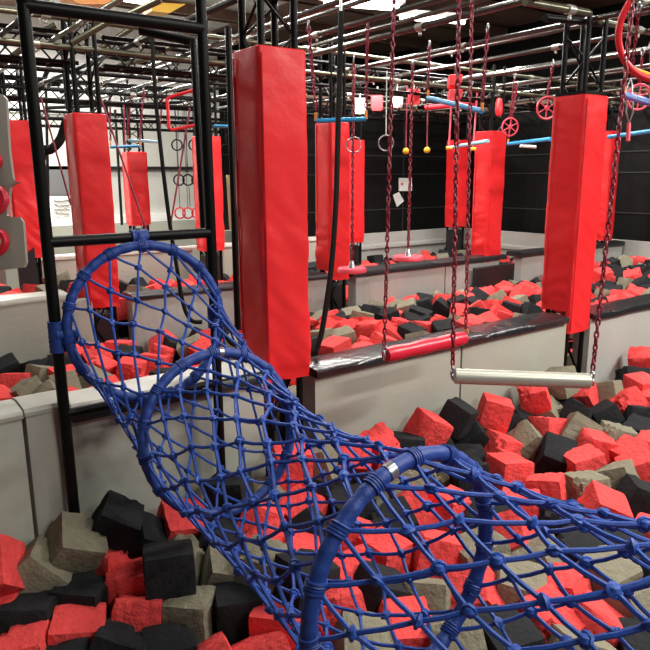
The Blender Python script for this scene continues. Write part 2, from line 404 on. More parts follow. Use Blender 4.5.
for i,X in enumerate(PX):
    y0=1.2 if X>2.9 else 3.2
    if abs(X-3.22)<.01:y0=2.2
    pipe((X,y0,2.66),(X,10.4,2.66),.019 if i%3 else .023,M['pipe'] if X>2.3 else (M['pipey'] if i%2==0 else M['steel']),
         '%s of the overhead pipes crossing the pits, counted from the left end of the rig'%ordw(i).capitalize(),GL,coup=5)
GU='upper overhead pipes'
for i,X in enumerate([3.4,4.1,5.5,7.0,8.3]):
    pipe((X,1.6,2.86),(X,10.4,2.86),.018,M['pipe'],'%s pipe of the upper rig layer, counted from the central column'%ordw(i).capitalize(),GU,coup=3)
GA='long rig pipes following the pit walls'
rows=[(2.96,2.66,'over the near pit wall'),(2.96,2.86,'over the near pit wall, upper one'),(5.70,2.60,'over the second pit wall'),(5.70,2.81,'over the second pit wall, upper one'),(5.9,2.62,'just behind the second pit wall'),(7.1,2.62,'over the middle of the far pit'),(8.45,2.60,'over the third column row'),(8.45,2.82,'over the third column row, upper one'),(8.7,2.64,'just behind the third column row'),(10.2,2.64,'near the light grey wall')]
for Y,z,t in rows:
    x0=4.6 if Y<3 and z<2.7 else (3.0 if Y<3 else -1.5)
    pipe((x0 if Y<3 else -1.5,Y,z),(10.4,Y,z),.021,M['pipey'] if Y<5.8 else M['steel'],'long horizontal rig pipe '+t,GA,coup=6)
# laced trusses over the column rows
def truss(x0,x1,Y,z0,z1,label):
    root=empty('lattice_truss',(x0,Y,z0),label,'truss','lattice trusses over the column rows')
    for (y,z) in ((Y,z0),(Y+.2,z0),(Y,z1),(Y+.2,z1)):
        m=MB(); m.tube([(x0,y,z),(x1,y,z)],.017,8); part(m,'chord',M['steel'],root)
    m=MB(); x=x0;k=0
    while x<x1-.2:
        m.tube([(x,Y,z0),(x,Y+.2,z0)],.006,5); m.tube([(x,Y,z0 if k%2 else z1),(x+.2,Y,z1 if k%2 else z0)],.008,6); m.tube([(x,Y+.2,z1 if k%2 else z0),(x+.2,Y+.2,z0 if k%2 else z1)],.008,6)
        x+=.2;k+=1
    part(m,'lacing',M['steel'],root)
truss(-1,1.8,5.78,2.50,2.72,'black lattice truss over the second row left of the first column')
truss(2.0,4.3,5.78,2.50,2.72,'black lattice truss over the second row between the left and middle columns')
truss(4.5,7.1,5.78,2.5,2.72,'black lattice truss over the second row above the red swing discs')
truss(7.5,9.8,5.78,2.5,2.72,'black lattice truss over the second row at the far right')
truss(-1,4.4,8.5,2.5,2.72,'black lattice truss over the third row at the left')
truss(4.9,9.8,8.5,2.5,2.72,'black lattice truss over the third row at the right')
truss(-2,8,11.3,2.4,2.62,'black lattice truss far back over the background pit')
# short thick black joint bars near the right column
pipe(at(525,2,Y=2.85),at(588,13,Y=2.85),.024,M['pipey'],'thick dull pipe ending in a clamp above the right red column','near joint pipes',coup=1)
pipe(at(545,18,Y=3.0),at(607,24,Y=3.0),.024,M['steel'],'short black bar across the top of the right red column','near joint pipes')
# diagonal braces on the left
for i,(p,q,D) in enumerate([((112,20),(72,43),5.2),((160,0),(118,20),4.8),((2,64),(22,49),5.5),((30,38),(56,25),5.5),((98,50),(132,28),6.0),((122,46),(146,35),6.0),((95,72),(150,58),7),((150,55),(190,40),6)]):
    pipe(at(*p,D=D),at(*q,D=D),.024,M['pipey'],'short diagonal brace pipe in the upper left rig, %s from the left'%ordw([4,6,0,1,3,5,2,7][i]),'diagonal brace pipes')
for i,(p,q,D) in enumerate([((38,92),(52,60),8),((70,50),(150,64),9),((140,30),(196,42),4.2),((125,70),(195,72),9),((0,85),(60,84),9),((45,108),(225,100),11),((40,118),(230,124),10),((60,92),(228,88),12)]):
    pipe(at(*p,D=D),at(*q,D=D),.03,M['steel'],'black rig bar in the left background, %s of its kind from the top'%ordw(i),'black background bars')
for i,(x0,y0_,x1,y1_,D) in enumerate([(62,46,68,110,7),(72,48,78,112,7.2),(88,50,95,140,8),(125,40,130,150,10),(193,40,204,235,4.0),(228,28,238,330,4.0),(115,110,122,225,11),(105,100,108,118,9),(206,20,212,180,8.6),(46,90,49,240,10)]):
    pipe(at(x0,y0_,D=D),at(x1,y1_,D=D),.022 if D>5 else .02,M['steel'],'thin black upright pole in the left background, %s from the left'%ordw([1,2,3,6,7,9,5,4,8,0][i]),'black upright poles')
# ------------------------------------------------------------------ ladder frame
fr=empty('ladder_frame',(1.05,2.8,FZ),'black ladder frame at the left holding the mouth of the blue net','frame')
def vpole(px,py,ztop,Y=2.8):
    p=at(px,py,Y=Y); return p.x
for nm,(px,py,zt) in {'post':(47,241,2.26),'post2':(211,233,3.1)}.items():
    p=at(px,py,Y=2.8); lean=.012 if nm=='post' else 0
    m=MB(); m.tube([(p.x+lean,2.8,FZ),(p.x,2.8,1.3),(p.x-.004,2.8,zt)],.0235,14); part(m,'post',M['steel'],fr)
pl=at(47,241,Y=2.8);pr=at(211,233,Y=2.8)
for z,r in ((2.222,.026),(1.352,.0225),(.636,.02)):
    m=MB(); m.tube([(pl.x,2.8,z),(pr.x,2.8,z)],r,12); part(m,'rung',M['steel'],fr)
m=MB(); m.ball((pl.x,2.8,2.24),.03,10); part(m,'corner_joint',M['steel'],fr)
# ------------------------------------------------------------------ blue net tunnel
HO=[((1.059,2.735,.99),(-.10,-.988,.075),.33),((1.197,2.356,.572),(-.042,-.981,.19),.33),((1.107,1.15,.578),(.06,-.998,-.03),.33),((1.60,.10,.70),(.35,-.93,.05),.33)]
net=empty('net_tunnel',(1.06,2.735,.6),'blue rope net tunnel on wrapped hoops, from the ladder frame over the foam','climbing net')
def hp(i,th,r=None):
    c,n,R=HO[i]; n=Vector(n).normalized(); e1=Vector((0,0,1)); e1=(e1-n*e1.dot(n)).normalized(); e2=n.cross(e1)
    return Vector(c)+(e1*math.cos(th)+e2*math.sin(th))*(r or R)
NR=15
def surf(i,u,th):
    A=hp(i,th);B=hp(i+1,th); P=A.lerp(B,u); C=Vector(HO[i][0]).lerp(Vector(HO[i+1][0]),u)
    k=4*u*(1-u); w=[.06,.14,.16][i]
    P=C+(P-C)*(1-w*k)
    P.z-=[.015,.05,.07][i]*k
    return P
ROWS=[6,11,11]
for i in range(3):
    rp=MB(); kn=MB(); R=ROWS[i]
    jit={}
    def J(r_,k):
        k=(k%(2*NR)); key=(r_,k)
        if key not in jit: jit[key]=(random.uniform(-.18,.18),random.uniform(-.10,.10)) if 0<r_<R else (0,0)
        return jit[key]
    def node(r_,k):
        j=J(r_,k); return surf(i,(r_+j[0])/R,2*PI*(k+j[1]*1.5)/(2*NR))
    rad=[.0056,.0060,.0062][i]
    for k in range(NR):
        for sgn in (1,-1):
            pts=[]
            for r_ in range(R+1):
                p=node(r_,2*k+sgn*r_)
                if r_>0:
                    pts.append(pts[-1].lerp(p,.5)-Vector((0,0,.004)))
                pts.append(p)
            rp.tube(pts,rad,6)
    for r_ in range(1,R):
        for k in range(NR):
            p=node(r_,2*k+(r_%2)); rp.ball(p,rad*2.5,8,(1.0,1.0,.9))
            q=Vector((random.uniform(-1,1),random.uniform(-1,1),random.uniform(-1,1))).normalized()
            rp.tube(circle(p,q,rad*2.3,8),rad*.95,5,closed=True)
    part(rp,'rope_net',M['rope'],net)
for i in range(4):
    hb=MB(); c,n,R=HO[i]; K=160
    K=320; pts=circle(c,n,R,K)
    hb.tube(pts,.0,12,closed=True,rf=lambda t:.0212+.0009*math.sin(t*2*PI*40)+.0012*noise.noise(Vector((t*90,i,0))))
    ho=part(hb,'hoop',M['wrap'],net)
    for k in range(NR):
        wb=MB()
        th=2*PI*k/NR
        cc=hp(i,th); tg=(hp(i,th+.01)-hp(i,th-.01)).normalized()
        e_=tg.cross(Vector((.2,.5,.9))).normalized(); f_=tg.cross(e_); wb.tube([cc+tg*(-.016+.032*q/48)+(e_*math.cos(q*2*PI/12)+f_*math.sin(q*2*PI/12))*.0235 for q in range(49)],.0042,5)
        part(wb,'rope_binding',M['wrap'],ho)
    if i in (1,2):
        gb=MB(); ths={1:[-.14],2:[.22]}[i]
        for t in ths:
            # find the angle sign so the bare patch is at the upper rim
            a=circle(c,n,R,10,t,t+.06 if i==1 else t+.07,closed=False); gb.tube(a,.0232,12)
        tag(part(gb,'bare_tube_gap',M['bare'],ho),'bare steel showing between the wrapping')
# webbing straps to the frame
def sleeve(a,b_,r,name='strap'):
    m=MB(); a=Vector(a);b_=Vector(b_);n=14
    m.tube([a.lerp(b_,t/n) for t in range(n+1)],r,12,rf=lambda t:r*(1+.05*math.sin(t*40))); part(m,name,M['wrap'],net)
sleeve((pl.x+.004,2.8,at(57,352,Y=2.8).z),(pl.x+.004,2.8,at(57,321,Y=2.8).z),.034)
sleeve((pr.x,2.8,at(212,328,Y=2.8).z),(pr.x,2.8,at(212,306,Y=2.8).z),.033)
p=at(139,240,Y=2.8); sleeve((p.x-.035,2.8,1.352),(p.x+.035,2.8,1.352),.032)
sleeve((p.x,2.79,1.36),(p.x,2.75,1.30),.024)
sleeve((pl.x,2.79,.98),(pl.x+.08,2.77,.97),.028); sleeve((pr.x,2.79,1.0),(pr.x-.03,2.74,1.0),.028)
# ------------------------------------------------------------------ foam cubes
BS=.205
def foam_mesh(name,m,seed,torn):
    n=7; V={};Fc=[];vl=[]
    def key(i,j,k): return (i,j,k)
    def vid(i,j,k):
        q=(i,j,k)
        if q not in V:
            p=Vector((i/n-.5,j/n-.5,k/n-.5))*BS
            h=BS/2; r=.014
            c=Vector([max(-(h-r),min(h-r,x)) for x in p]); d=p-c
            if d.length>0: 
                nz_=sum(1 for x in d if abs(x)>1e-6)
                if nz_>1: p=c+d.normalized()*r*(1.0)
                else: p=c+d
            q3=p*9+Vector((seed*7.7,seed*1.3,0))
            p=p+p.normalized()*(noise.noise(q3)*.007)
            # torn lump on one side
            if torn:
                w=max(0,(p.z/BS+.1+noise.noise(p*6+Vector((seed,0,0)))*.5)); f=noise.fractal(p*38+Vector((seed*3,0,0)),.8,2,3)
                p=p+p.normalized()*(f*.010*min(1,w*2.5)-.007*min(1,w*1.5))
            if seed%3==0 and p.x+p.y+p.z>BS*1.05: p=p-Vector((1,1,1)).normalized()*.03
            V[q]=len(vl); vl.append(p)
        return V[q]
    for a in range(n):
        for b_ in range(n):
            for s in (0,n):
                for ax in range(3):
                    def g(u,v):
                        l=[0,0,0]; l[ax]=s; l[(ax+1)%3]=u; l[(ax+2)%3]=v; return vid(*l)
                    q=(g(a,b_),g(a+1,b_),g(a+1,b_+1),g(a,b_+1)); Fc.append(q if s else q[::-1])
    me=bpy.data.meshes.new(name); me.from_pydata([tuple(p) for p in vl],[],Fc); me.update()
    me.polygons.foreach_set('use_smooth',[True]*len(me.polygons))
    try: me.set_sharp_from_angle(angle=math.radians(38))
    except Exception: pass
    me.materials.append(m); return me
FM={c:[foam_mesh('foam_cube_'+n_,M[mk],i+off,i%2==0) for i in range(6)] for c,n_,mk,off in (('r','red','fred',1),('b','charcoal','fblk',11),('t','olive','ftan',21))}
def zn(x,y):  # cube-centre height of the front heap
    return -.05+max(0,min(.16,(x-3.2)*.05))+.03*math.sin(x*2.1+y*1.7)-max(0,2.7-y)*(.17 if x<1.3 else .07)
near=[('r',-8,573),('r',2,614),('t',42,574),('t',76,547),('b',113,526),('b',150,540),('r',107,562),('r',136,586),('r',138,620),('b',80,606),('b',25,620),('r',79,640),('r',26,655),('b',117,655),
('t',181,565),('t',186,612),('r',181,530),('t',224,575),('b',240,610),('r',215,658),('b',212,545),('r',278,628),('r',245,655),('r',268,545),('r',262,520),('b',230,495),('r',290,468),('b',322,492),('b',308,535),('r',300,512),
('t',325,468),('r',345,458),('r',379,448),('b',408,450),('r',427,431),('r',418,513),('r',380,556),('r',340,575),('r',330,610),('b',375,600),('t',360,640),('r',407,630),('r',300,575),('t',405,486),
('b',457,418),('b',474,440),('b',465,465),('r',502,449),('r',508,474),('r',450,512),('r',443,556),('t',475,560),('t',540,560),('t',440,605),('t',502,600),('r',547,492),('t',526,446),('b',554,456),('r',543,426),('t',576,431),('r',595,447),('r',585,468),('t',587,490),('t',618,482),('r',602,512),
('r',640,472),('b',640,502),('r',495,413),('b',514,424),('b',567,420),('b',639,430),('r',630,455),('r',535,630),('r',597,632),('r',560,592),('r',512,540),('t',600,576),('t',635,617),('b',617,548),('t',465,645),
('r',534,403),('b',562,402),('b',527,420),('t',608,396),('r',586,396),('b',600,418),('t',560,388),('t',556,418),('r',643,362),('b',632,380),('r',641,390),('r',628,403),('b',640,424),('t',618,440),('r',650,450),
('t',425,470),('b',350,512),('b',395,530),('r',355,540),('b',560,525),('b',480,520),('r',650,540),('b',645,575),('r',480,600),('b',505,640),('t',570,655),('b',640,650),('r',650,405),('b',470,480),('r',520,510),('b',575,560),('t',275,585),('b',300,600),('b',190,650),('b',165,590),('b',52,610),('b',55,650),('t',270,500)]
B=[]
for idx,(c,px,py) in enumerate(near):
    p=at(px,py,Z=0)
    for _ in range(3): p=at(px,py,Z=zn(p.x,p.y))
    if p.y>2.70: p=at(px,py,Y=2.70)
    B.append([c,p,0,idx])
mid=[('r',17,386),('b',38,372),('t',25,398),('t',47,397),('r',2,402),('r',70,383),('t',88,383),('r',100,372),('r',75,358),('b',128,360),('r',150,368),('r',163,345),('b',175,352),('r',118,352),('r',105,395),('r',135,372),
('r',336,314),('t',352,316),('t',364,304),('b',371,315),('r',376,302),('b',388,320),('r',396,303),('t',406,311),('b',418,319),('t',430,298),('b',431,309),('r',332,327),('r',362,327),('r',329,331),('r',349,331),('r',372,333),('r',400,330),('t',342,341),
('r',478,297),('r',506,296),('r',526,293),('b',534,285),('r',490,309),('r',446,303),('b',432,309),('b',486,290),('t',518,306),('r',460,316),('b',470,308),('t',455,325),('r',440,326),('r',425,333),('t',500,303),('r',540,300),('b',412,326),('r',386,336),('t',420,345),('b',345,305),('b',510,312),('r',498,318),('b',477,318),
('r',240,330),('t',235,340),('b',225,345),('r',215,352),('b',8,372),('b',62,370),('r',90,355),('t',60,392)]
for c,px,py in mid:
    B.append([c,at(px,py,Z=.21 if px>250 else .16),1])
# filled-in cubes where the photo shows an even heap
def fill(x0,x1,y0,y1,z,zone,step,cond=lambda p:True):
    y=y0
    while y<y1:
        x=x0
        while x<x1:
            p=Vector((x+random.uniform(-.06,.06),y+random.uniform(-.06,.06),z+random.uniform(-.05,.06)))
            if cond(p) and all((p-q[1]).length>.17 for q in B if q[2]==zone): B.append([random.choice('rrrrbbbtt'),p,zone])
            x+=step
        y+=step
def inview(p,m=25):
    q=proj(p); return q[2]>.2 and -m<q[0]<650+m and -m<q[1]<650+m
fill(2.3,8.2,3.5,5.55,.2,1,.25,lambda p:inview(p) and p.x<7.6)
fill(.3,2.2,4.0,5.4,.14,1,.26,inview)
fill(7.7,9.7,3.6,5.5,.30,1,.25,inview)
fill(1.0,2.4,5.95,8.3,.46,2,.32,lambda p:inview(p) and p.y<7.6)
fill(2.6,9.7,6.1,8.9,.12,2,.33,inview)
# push overlapping cubes apart
POSE={0:(.2,.3,.6),1:(.1,0,.3),2:(0,.785,.1),3:(.35,.6,.5),4:(.3,.6,.2),5:(.2,.75,.5),6:(.08,.05,-.45),7:(.1,-.05,.08),8:(-.25,.05,.1),9:(.1,.05,-.1),10:(.02,0,.05),11:(.1,.1,.25),12:(.1,-.1,.2),13:(0,.1,.3),14:(.3,-.5,-.4),15:(.05,.0,-.15),16:(.4,.3,.5),17:(.3,.4,.3),18:(.1,0,.25),20:(.1,.8,.2),21:(.05,0,-.2),33:(0,.1,0),34:(.1,.5,.5),
48:(.05,.1,.35),49:(.1,.2,.6)}
wt=lambda q:(.03 if len(q)>3 and q[3] in POSE else (.6 if len(q)>3 else 1))
for it in range(60):
    for i in range(len(B)):
        a=B[i]
        for j in range(i+1,len(B)):
            b_=B[j]
            if a[2]!=b_[2]: continue
            d=b_[1]-a[1]
            if abs(d.x)>.2 or abs(d.y)>.2: continue
            L=d.length; mn=.196
            if L<mn:
                if L<1e-4: d=Vector((.01,.01,.01));L=d.length
                s=d/L*(mn-L)*.4; s.z*=.8
                a[1]=a[1]-s*wt(a); b_[1]=b_[1]+s*wt(b_)
    for a in B:
        z=a[2]; p=a[1]
        if z==0:
            p.y=min(p.y,2.71); p.z=max(min(p.z,zn(p.x,p.y)+.26),zn(p.x,p.y)-.1)
        elif z==1:
            p.y=max(3.28,min(p.y,5.44)); p.z=min(p.z,(.36 if p.x<7.4 else .42)-(max(0,p.y-4.2)*.17 if p.x<7.4 else 0) if p.x>2 else .30); p.x=min(p.x,9.7)
        else:
            p.y=max(6.02,min(p.y,8.78)); p.z=min(p.z,.56 if p.x<2.3 else .20);p.x=min(p.x,9.72)
LM={0:[("the near ladder post's foot",76,528),('the top of the nearest hoop',436,456),("the pale trapeze bar's left end",455,380),("the pale trapeze bar's right end",590,385),("the middle hoop's lower rim",203,517),("the photo's bottom left corner",0,650),("the photo's bottom right corner",650,650),("the nearest hoop's left flank",318,600),("the front pit's right edge",650,450),("the central column's base",300,440),("the net's right end",650,525),("the nearest hoop's right flank",480,580)],
 1:[("the black rope's lower end",318,345),("the red trapeze's left end",382,352),("the red trapeze's right end",465,335),("the tall right column's base",570,320),('the small black base panel',493,278),("the first hoop's lower left",80,370),("the second pit's left end",0,395),('the right post strap',214,318),('the left swing disc',352,280)],
 2:[("the far pit's left end",0,290),('the first blue hoop',140,275),('the left swing disc',352,269),('the right swing disc',408,258),('the far right corner',610,255),('the distant corner column',455,235)]}
CN={'r':'red','b':'charcoal','t':'olive'}; ZN={0:'in the front pit',1:'in the second pit',2:'in the far pit'}
B.sort(key=lambda q:proj(q[1])[2])
BV=[q for q in B if inview(q[1],8)][:296]; ids=set(id(q) for q in BV); BR=[q for q in B if id(q) not in ids]; B=BV
assign={}
rnd=random.Random(5)
for i,(c,p,z) in enumerate([q[:3] for q in B]):
    q=proj(p); lm=min(LM[z],key=lambda l:math.hypot(q[0]-l[1],q[1]-l[2])); d=math.hypot(q[0]-lm[1],q[1]-lm[2])
    assign.setdefault((c,z,lm[0]),[]).append((d,i,q[0]-lm[1],q[1]-lm[2]))
lab={}
for (c,z,l),lst in assign.items():
    lst.sort()
    for k,(d,i,dx,dy) in enumerate(lst):
        w='nearest' if k==0 else ('%s nearest'%ordw(k) if k<20 else 'outermost')
        lab[i]='%s foam cube, %s %s cube to %s'%(CN[c],w,CN[c],l) + ('' if z==0 else (', second pit' if z==1 else ', far pit'))
euler_near={2:(.75,.1,-.35)}
for i,(c,p,z) in enumerate([q[:3] for q in B]):
    me=rnd.choice(FM[c]); o=bpy.data.objects.new('foam_cube',me); COL.objects.link(o); o.location=p
    k=.62 if rnd.random()<.6 else 1.0
    o.rotation_euler=(rnd.gauss(0,.45)*k+rnd.choice([0,0,PI/2]),rnd.gauss(0,.42)*k,rnd.uniform(0,2*PI))
    if len(B[i])>3 and B[i][3] in POSE:
        a_,b2,y_=POSE[B[i][3]]; o.rotation_euler=(Matrix.Rotation(AZ-PI/2,3,'Z')@Matrix.Rotation(b2,3,'Y')@Matrix.Rotation(a_-.15,3,'X')@Matrix.Rotation(y_,3,'Z')).to_euler()
    s=rnd.uniform(.9,1.04); o.scale=(s,s*rnd.uniform(.95,1.03),s*rnd.uniform(.93,1.02))
    tag(o,lab[i],'foam cube','foam cubes '+ZN[z])
# the remaining cubes: those glimpsed between and behind the 296 above
colxy=[(1.9,5.8),(4.5,5.8),(7.1,5.8),(9.8,5.8),(1.8,8.5),(4.6,8.5),(7.2,8.5),(9.8,8.5)]
V=[];Fc=[];mi=[]
def putcube(c,p,eu):
    src=FM[c][random.randrange(6)]; R_=eu.to_matrix(); o_=len(V); V.extend([tuple(R_@v.co+p) for v in src.vertices])
    for f in src.polygons: Fc.append(tuple(k+o_ for k in f.vertices)); mi.append('rbt'.index(c))
for c,p,z in [q[:3] for q in BR]: putcube(c,p,Euler((random.gauss(0,.4),random.gauss(0,.4),random.uniform(0,6))))
def deep(x0,x1,y0,y1,zf,step):
    y=y0
    while y<y1:
        x=x0
        while x<x1:
            cx,cy=x+random.uniform(-.03,.03),y+random.uniform(-.03,.03)
            if all(abs(cx-a)>.3 or abs(cy-b_)>.3 for a,b_ in colxy):
                putcube(random.choice('rrbbtt'),Vector((cx,cy,zf(cx,cy))),Euler((random.gauss(0,.2),random.gauss(0,.2),random.uniform(0,6))))
            x+=step
        y+=step
deep(-.4,6.8,.5,2.7,lambda x,y:zn(x,y)-.215,.22)
deep(-.2,9.7,3.3,5.4,lambda x,y:(.0 if x>2.4 else -.05),.23)
deep(.4,9.6,6.15,8.65,lambda x,y:(-.08 if x>2.5 else .22) ,.25)
me=bpy.data.meshes.new('foam_cubes'); me.from_pydata(V,[],Fc); me.update()
for k in ('fred','fblk','ftan'): me.materials.append(M[k])
me.polygons.foreach_set('material_index',mi); me.polygons.foreach_set('use_smooth',[True]*len(mi))
try: me.set_sharp_from_angle(angle=math.radians(38))
except Exception: pass
o=bpy.data.objects.new('foam_cubes',me); COL.objects.link(o); tag(o,'all remaining red, charcoal and olive foam cubes glimpsed beneath and behind the others','foam cubes',kind='stuff')
# ------------------------------------------------------------------ hanging gear
def chain_mb(a,b_,L=.034,r=.0042,w=.5):
    a=Vector(a);b_=Vector(b_); d=b_-a; n=max(2,int(d.length/(L*.74))); t=d.normalized()
    e=t.cross(Vector((1,.3,0))).normalized(); f=t.cross(e); mb=MB()
    ph=random.uniform(0,3)
    for i in range(n):
        c=a+d*((i+.5)/n); u=e*math.cos(ph+i*PI/2*.92)+f*math.sin(ph+i*PI/2*.92)
        pts=[c+t*(L/2*math.cos(q))+u*(L*w/2.3*math.sin(q)) for q in [2*PI*k/10 for k in range(10)]]
        mb.tube(pts,r,5,closed=True)
    return mb
def hang(name,ends,label,cat,group=None):
    root=empty(name,ends,label,cat,group); return root
def extend(a,b_,z):  # point on the line b->a prolonged to height z
    a=Vector(a);b_=Vector(b_); t=(z-b_.z)/(a.z-b_.z); return b_+(a-b_)*t
def near_chain(root,px_top,bottom,zt=2.72,L=.034,r=.0042,m='chain'):
    bottom=Vector(bottom); d=(bottom-CAM).dot(fw); tp=extend(at(px_top[0],px_top[1],D=d*.985),bottom,zt)
    part(chain_mb(tp,bottom,L,r),'chain',M[m],root)
    h=MB(); h.tube(circle(tp+Vector((0,0,.01)),rt,.03,14),.006,6,closed=True); part(h,'shackle',M['bare'],root)
    return tp
def bar(root,a,b_,r,m,name='bar',n=14,caps=None):
    mb=MB(); mb.tube([a,Vector(a).lerp(Vector(b_),.5),b_],r,n); return part(mb,name,M[m],root)
# pale trapeze
a=at(455,376,D=2.9);b_=at(589,381,D=2.9)
t=empty('trapeze',tuple(a.lerp(b_,.5)),'pale aluminium trapeze bar hanging on red chains over the front pit','trapeze')
bar(t,a,b_,.0335,'alu',n=24)
for k,(p,px,nm) in enumerate(((a,(459,0),'l'),(b_,(633,0),'r'))):
    e=p+(a-b_ if k==0 else b_-a).normalized()*.012; 
    h=MB(); h.tube(circle(e+Vector((0,0,.0)),rt+up*.2,.018,14,e1=up),.0045,6,closed=True); h.tube(circle(e+Vector((0,0,.03)),rt,.017,12,e1=up),.004,6,closed=True); part(h,'end_ring',M['bare'],t)
    near_chain(t,px,e+Vector((0,0,.05)),L=.037,r=.0046)
# red padded trapeze
a=at(386,355,Y=2.5);b_=at(464,338,Y=2.5)
t=empty('trapeze',tuple(a.lerp(b_,.5)),'red padded trapeze bar hanging in front of the glossy black rail','trapeze')
mb=MB(); n=20; mb.tube([a.lerp(b_,k/n) for k in range(n+1)],.028,18,rf=lambda s:.039+.0025*math.sin(s*17)*(1 if .05<s<.95 else 0)+(.0 if .04<s<.96 else -.004)); part(mb,'padded_bar',M['crim'],t)
for k,(p,px) in enumerate(((a,(394,0)),(b_,(472,0)))):
    e=p+(a-b_ if k==0 else b_-a).normalized()*.012
    h=MB(); h.tube(circle(e,rt,.022,14,e1=up),.005,6,closed=True); h.tube(circle(e+Vector((0,0,.035)),rt+fw,.016,12,e1=up),.004,6,closed=True); part(h,'end_ring',M['oran'] if k==1 else M['bare'],t)
    near_chain(t,px,e+Vector((0,0,.055)),L=.037,r=.0046)
# swing discs
for px,py,pxt,D,rr,lb in ((352,270,(354,32),6.3,.135,'red swing disc on a chain in front of the column with the blue bar'),(408,258,(414,10),6.5,.15,'red swing disc on a chain hanging clear of the columns, right of the other disc')):
    c=at(px,py,D=D); t=empty('swing_disc',tuple(c),lb,'swing disc','red swing discs')
    mb=MB(); mb.tube([c+Vector((0,0,-.022)),c+Vector((0,0,-.015)),c+Vector((0,0,.012)),c+Vector((0,0,.022))],rr,28,rf=lambda s:rr if .2<s<.8 else rr*.95); part(mb,'disc',M['pink'],t)
    mb=MB(); mb.tube([c+Vector((0,0,.02)),c+Vector((0,0,.09))],.03,12,rf=lambda s:.04-.025*s); part(mb,'hub',M['bare'],t)
    near_chain(t,pxt,c+Vector((0,0,.09)),L=.05,r=.007,zt=2.64)
# blue bars
def bluebar(p,q,D0,D1,r,m,tops,lb,zt=2.64,clip='oran'):
    a=at(*p,D=D0);b_=at(*q,D=D1); t=empty('hanging_bar',tuple(a.lerp(b_,.5)),lb,'hanging bar','blue hanging bars'); bar(t,a,b_,r,m)
    for e,tp in zip((a,b_),tops):
        if not tp: continue
        e=Vector(e); c=MB(); c.tube([e,e+Vector((0,0,.06))],.011,8); part(c,'clip',M[clip],t)
        near_chain(t,tp,e+Vector((0,0,.08)),L=.05,r=.006,zt=zt,m='cord')
bluebar((316,121),(366,119),4.9,4.9,.016,'blue',[(311,55),(367,60)],'bright blue trapeze bar in front of the column right of the centre')
bluebar((428,98),(482,111),5.6,5.0,.020,'blue',[(430,28),(488,25)],'bright blue bar tilting down to the right, high right of the centre')
bluebar((448,148),(488,141),8.6,7.6,.022,'paleb',[None,None],'pale blue bar in front of the column with the pale left face')
bluebar((508,144),(551,139),8.2,7.2,.022,'blue',[(513,110),None],'blue bar between the two middle red columns at the right')
bluebar((609,137),(652,131),6.6,5.8,.020,'blue',[None,(652,90)],'light blue bar right of the tall right column')
bluebar((624,95),(655,104),4.6,4.2,.022,'blued',[(627,60),None],'strong blue bar at the right edge next to the spoked wheel')
bluebar((111,147),(140,146),8.6,8.4,.020,'blue',[(110,100),(143,100)],'blue bar above the distant column framed by the ladder')
bluebar((128,140),(160,142),9.2,9.2,.020,'paleb',[(130,105),(162,100)],'pale blue bar higher left, just right of the other small blue bar')
bluebar((215,126),(236,127),7,6.8,.018,'blue',[None,None],'small blue bar left of the central column top')
# wheels
def wheel(px,py,rp,D,pxt,lb,spokes=6):
    c=at(px,py,D=D); r=rp*D/F; t=empty('spoked_wheel',tuple(c),lb,'spoked wheel','red spoked wheels')
    n=(CAM-c).normalized()+rt*.45; n.normalize()
    m=MB(); m.tube(circle(c,n,r,32,e1=up),r*.10,8,closed=True); part(m,'rim',M['pink'],t)
    m=MB(); 
    for q in circle(c,n,r,spokes,e1=up): m.tube([c,q],r*.065,6)
    part(m,'spokes',M['pink'],t)
    m=MB(); m.tube([c-n*r*.12,c+n*r*.12],r*.22,12); part(m,'hub',M['pink'],t)
    near_chain(t,pxt,c+up*r,L=.05,r=.006,zt=2.64)
wheel(510,127,8.5,7.4,(514,85),'small spoked pink-red wheel over the column with the pale left face')
wheel(547,108,10.5,6.6,(552,70),'spoked red wheel just left of the tall right column')
wheel(639,97,12,6.0,(642,60),'largest spoked red wheel, at the right edge of the photo')
# big red ring, yellow tube
c=at(672,28,D=3.3); mb=MB(); mb.tube(circle(c,(CAM-c).normalized()+rt*.25,.245,64),.017,10,closed=True)
tag(origin(mb.build('hanging_ring',M['redp']),c),'big red hanging ring cut by the upper right corner','ring')
mb=MB(); mb.tube([at(629,69,D=5),at(655,78,D=4.8)],.024,12); tag(origin(mb.build('yellow_tube',M['yel']),at(629,69,D=5)),'yellow tube behind the big red ring at the right edge','tube')
t=empty('carabiner_strap',tuple(at(631,122,D=4.6)),'steel carabiner loop hanging by the small blue bar at the right edge','carabiner')
mb=MB(); mb.tube([at(631,78,D=4.6),at(628,86,D=4.6),at(626,112,D=4.6),at(629,124,D=4.6),at(633,112,D=4.6),at(632,86,D=4.6)],.006,6,closed=True); part(mb,'loop',M['bare'],t)
mb=MB(); mb.tube([at(629,123,D=4.6),at(628,141,D=4.6)],.014,8); part(mb,'grip',M['pink'],t)
near_chain(t,(633,60),at(631,77,D=4.6),L=.04,r=.005,zt=2.64)
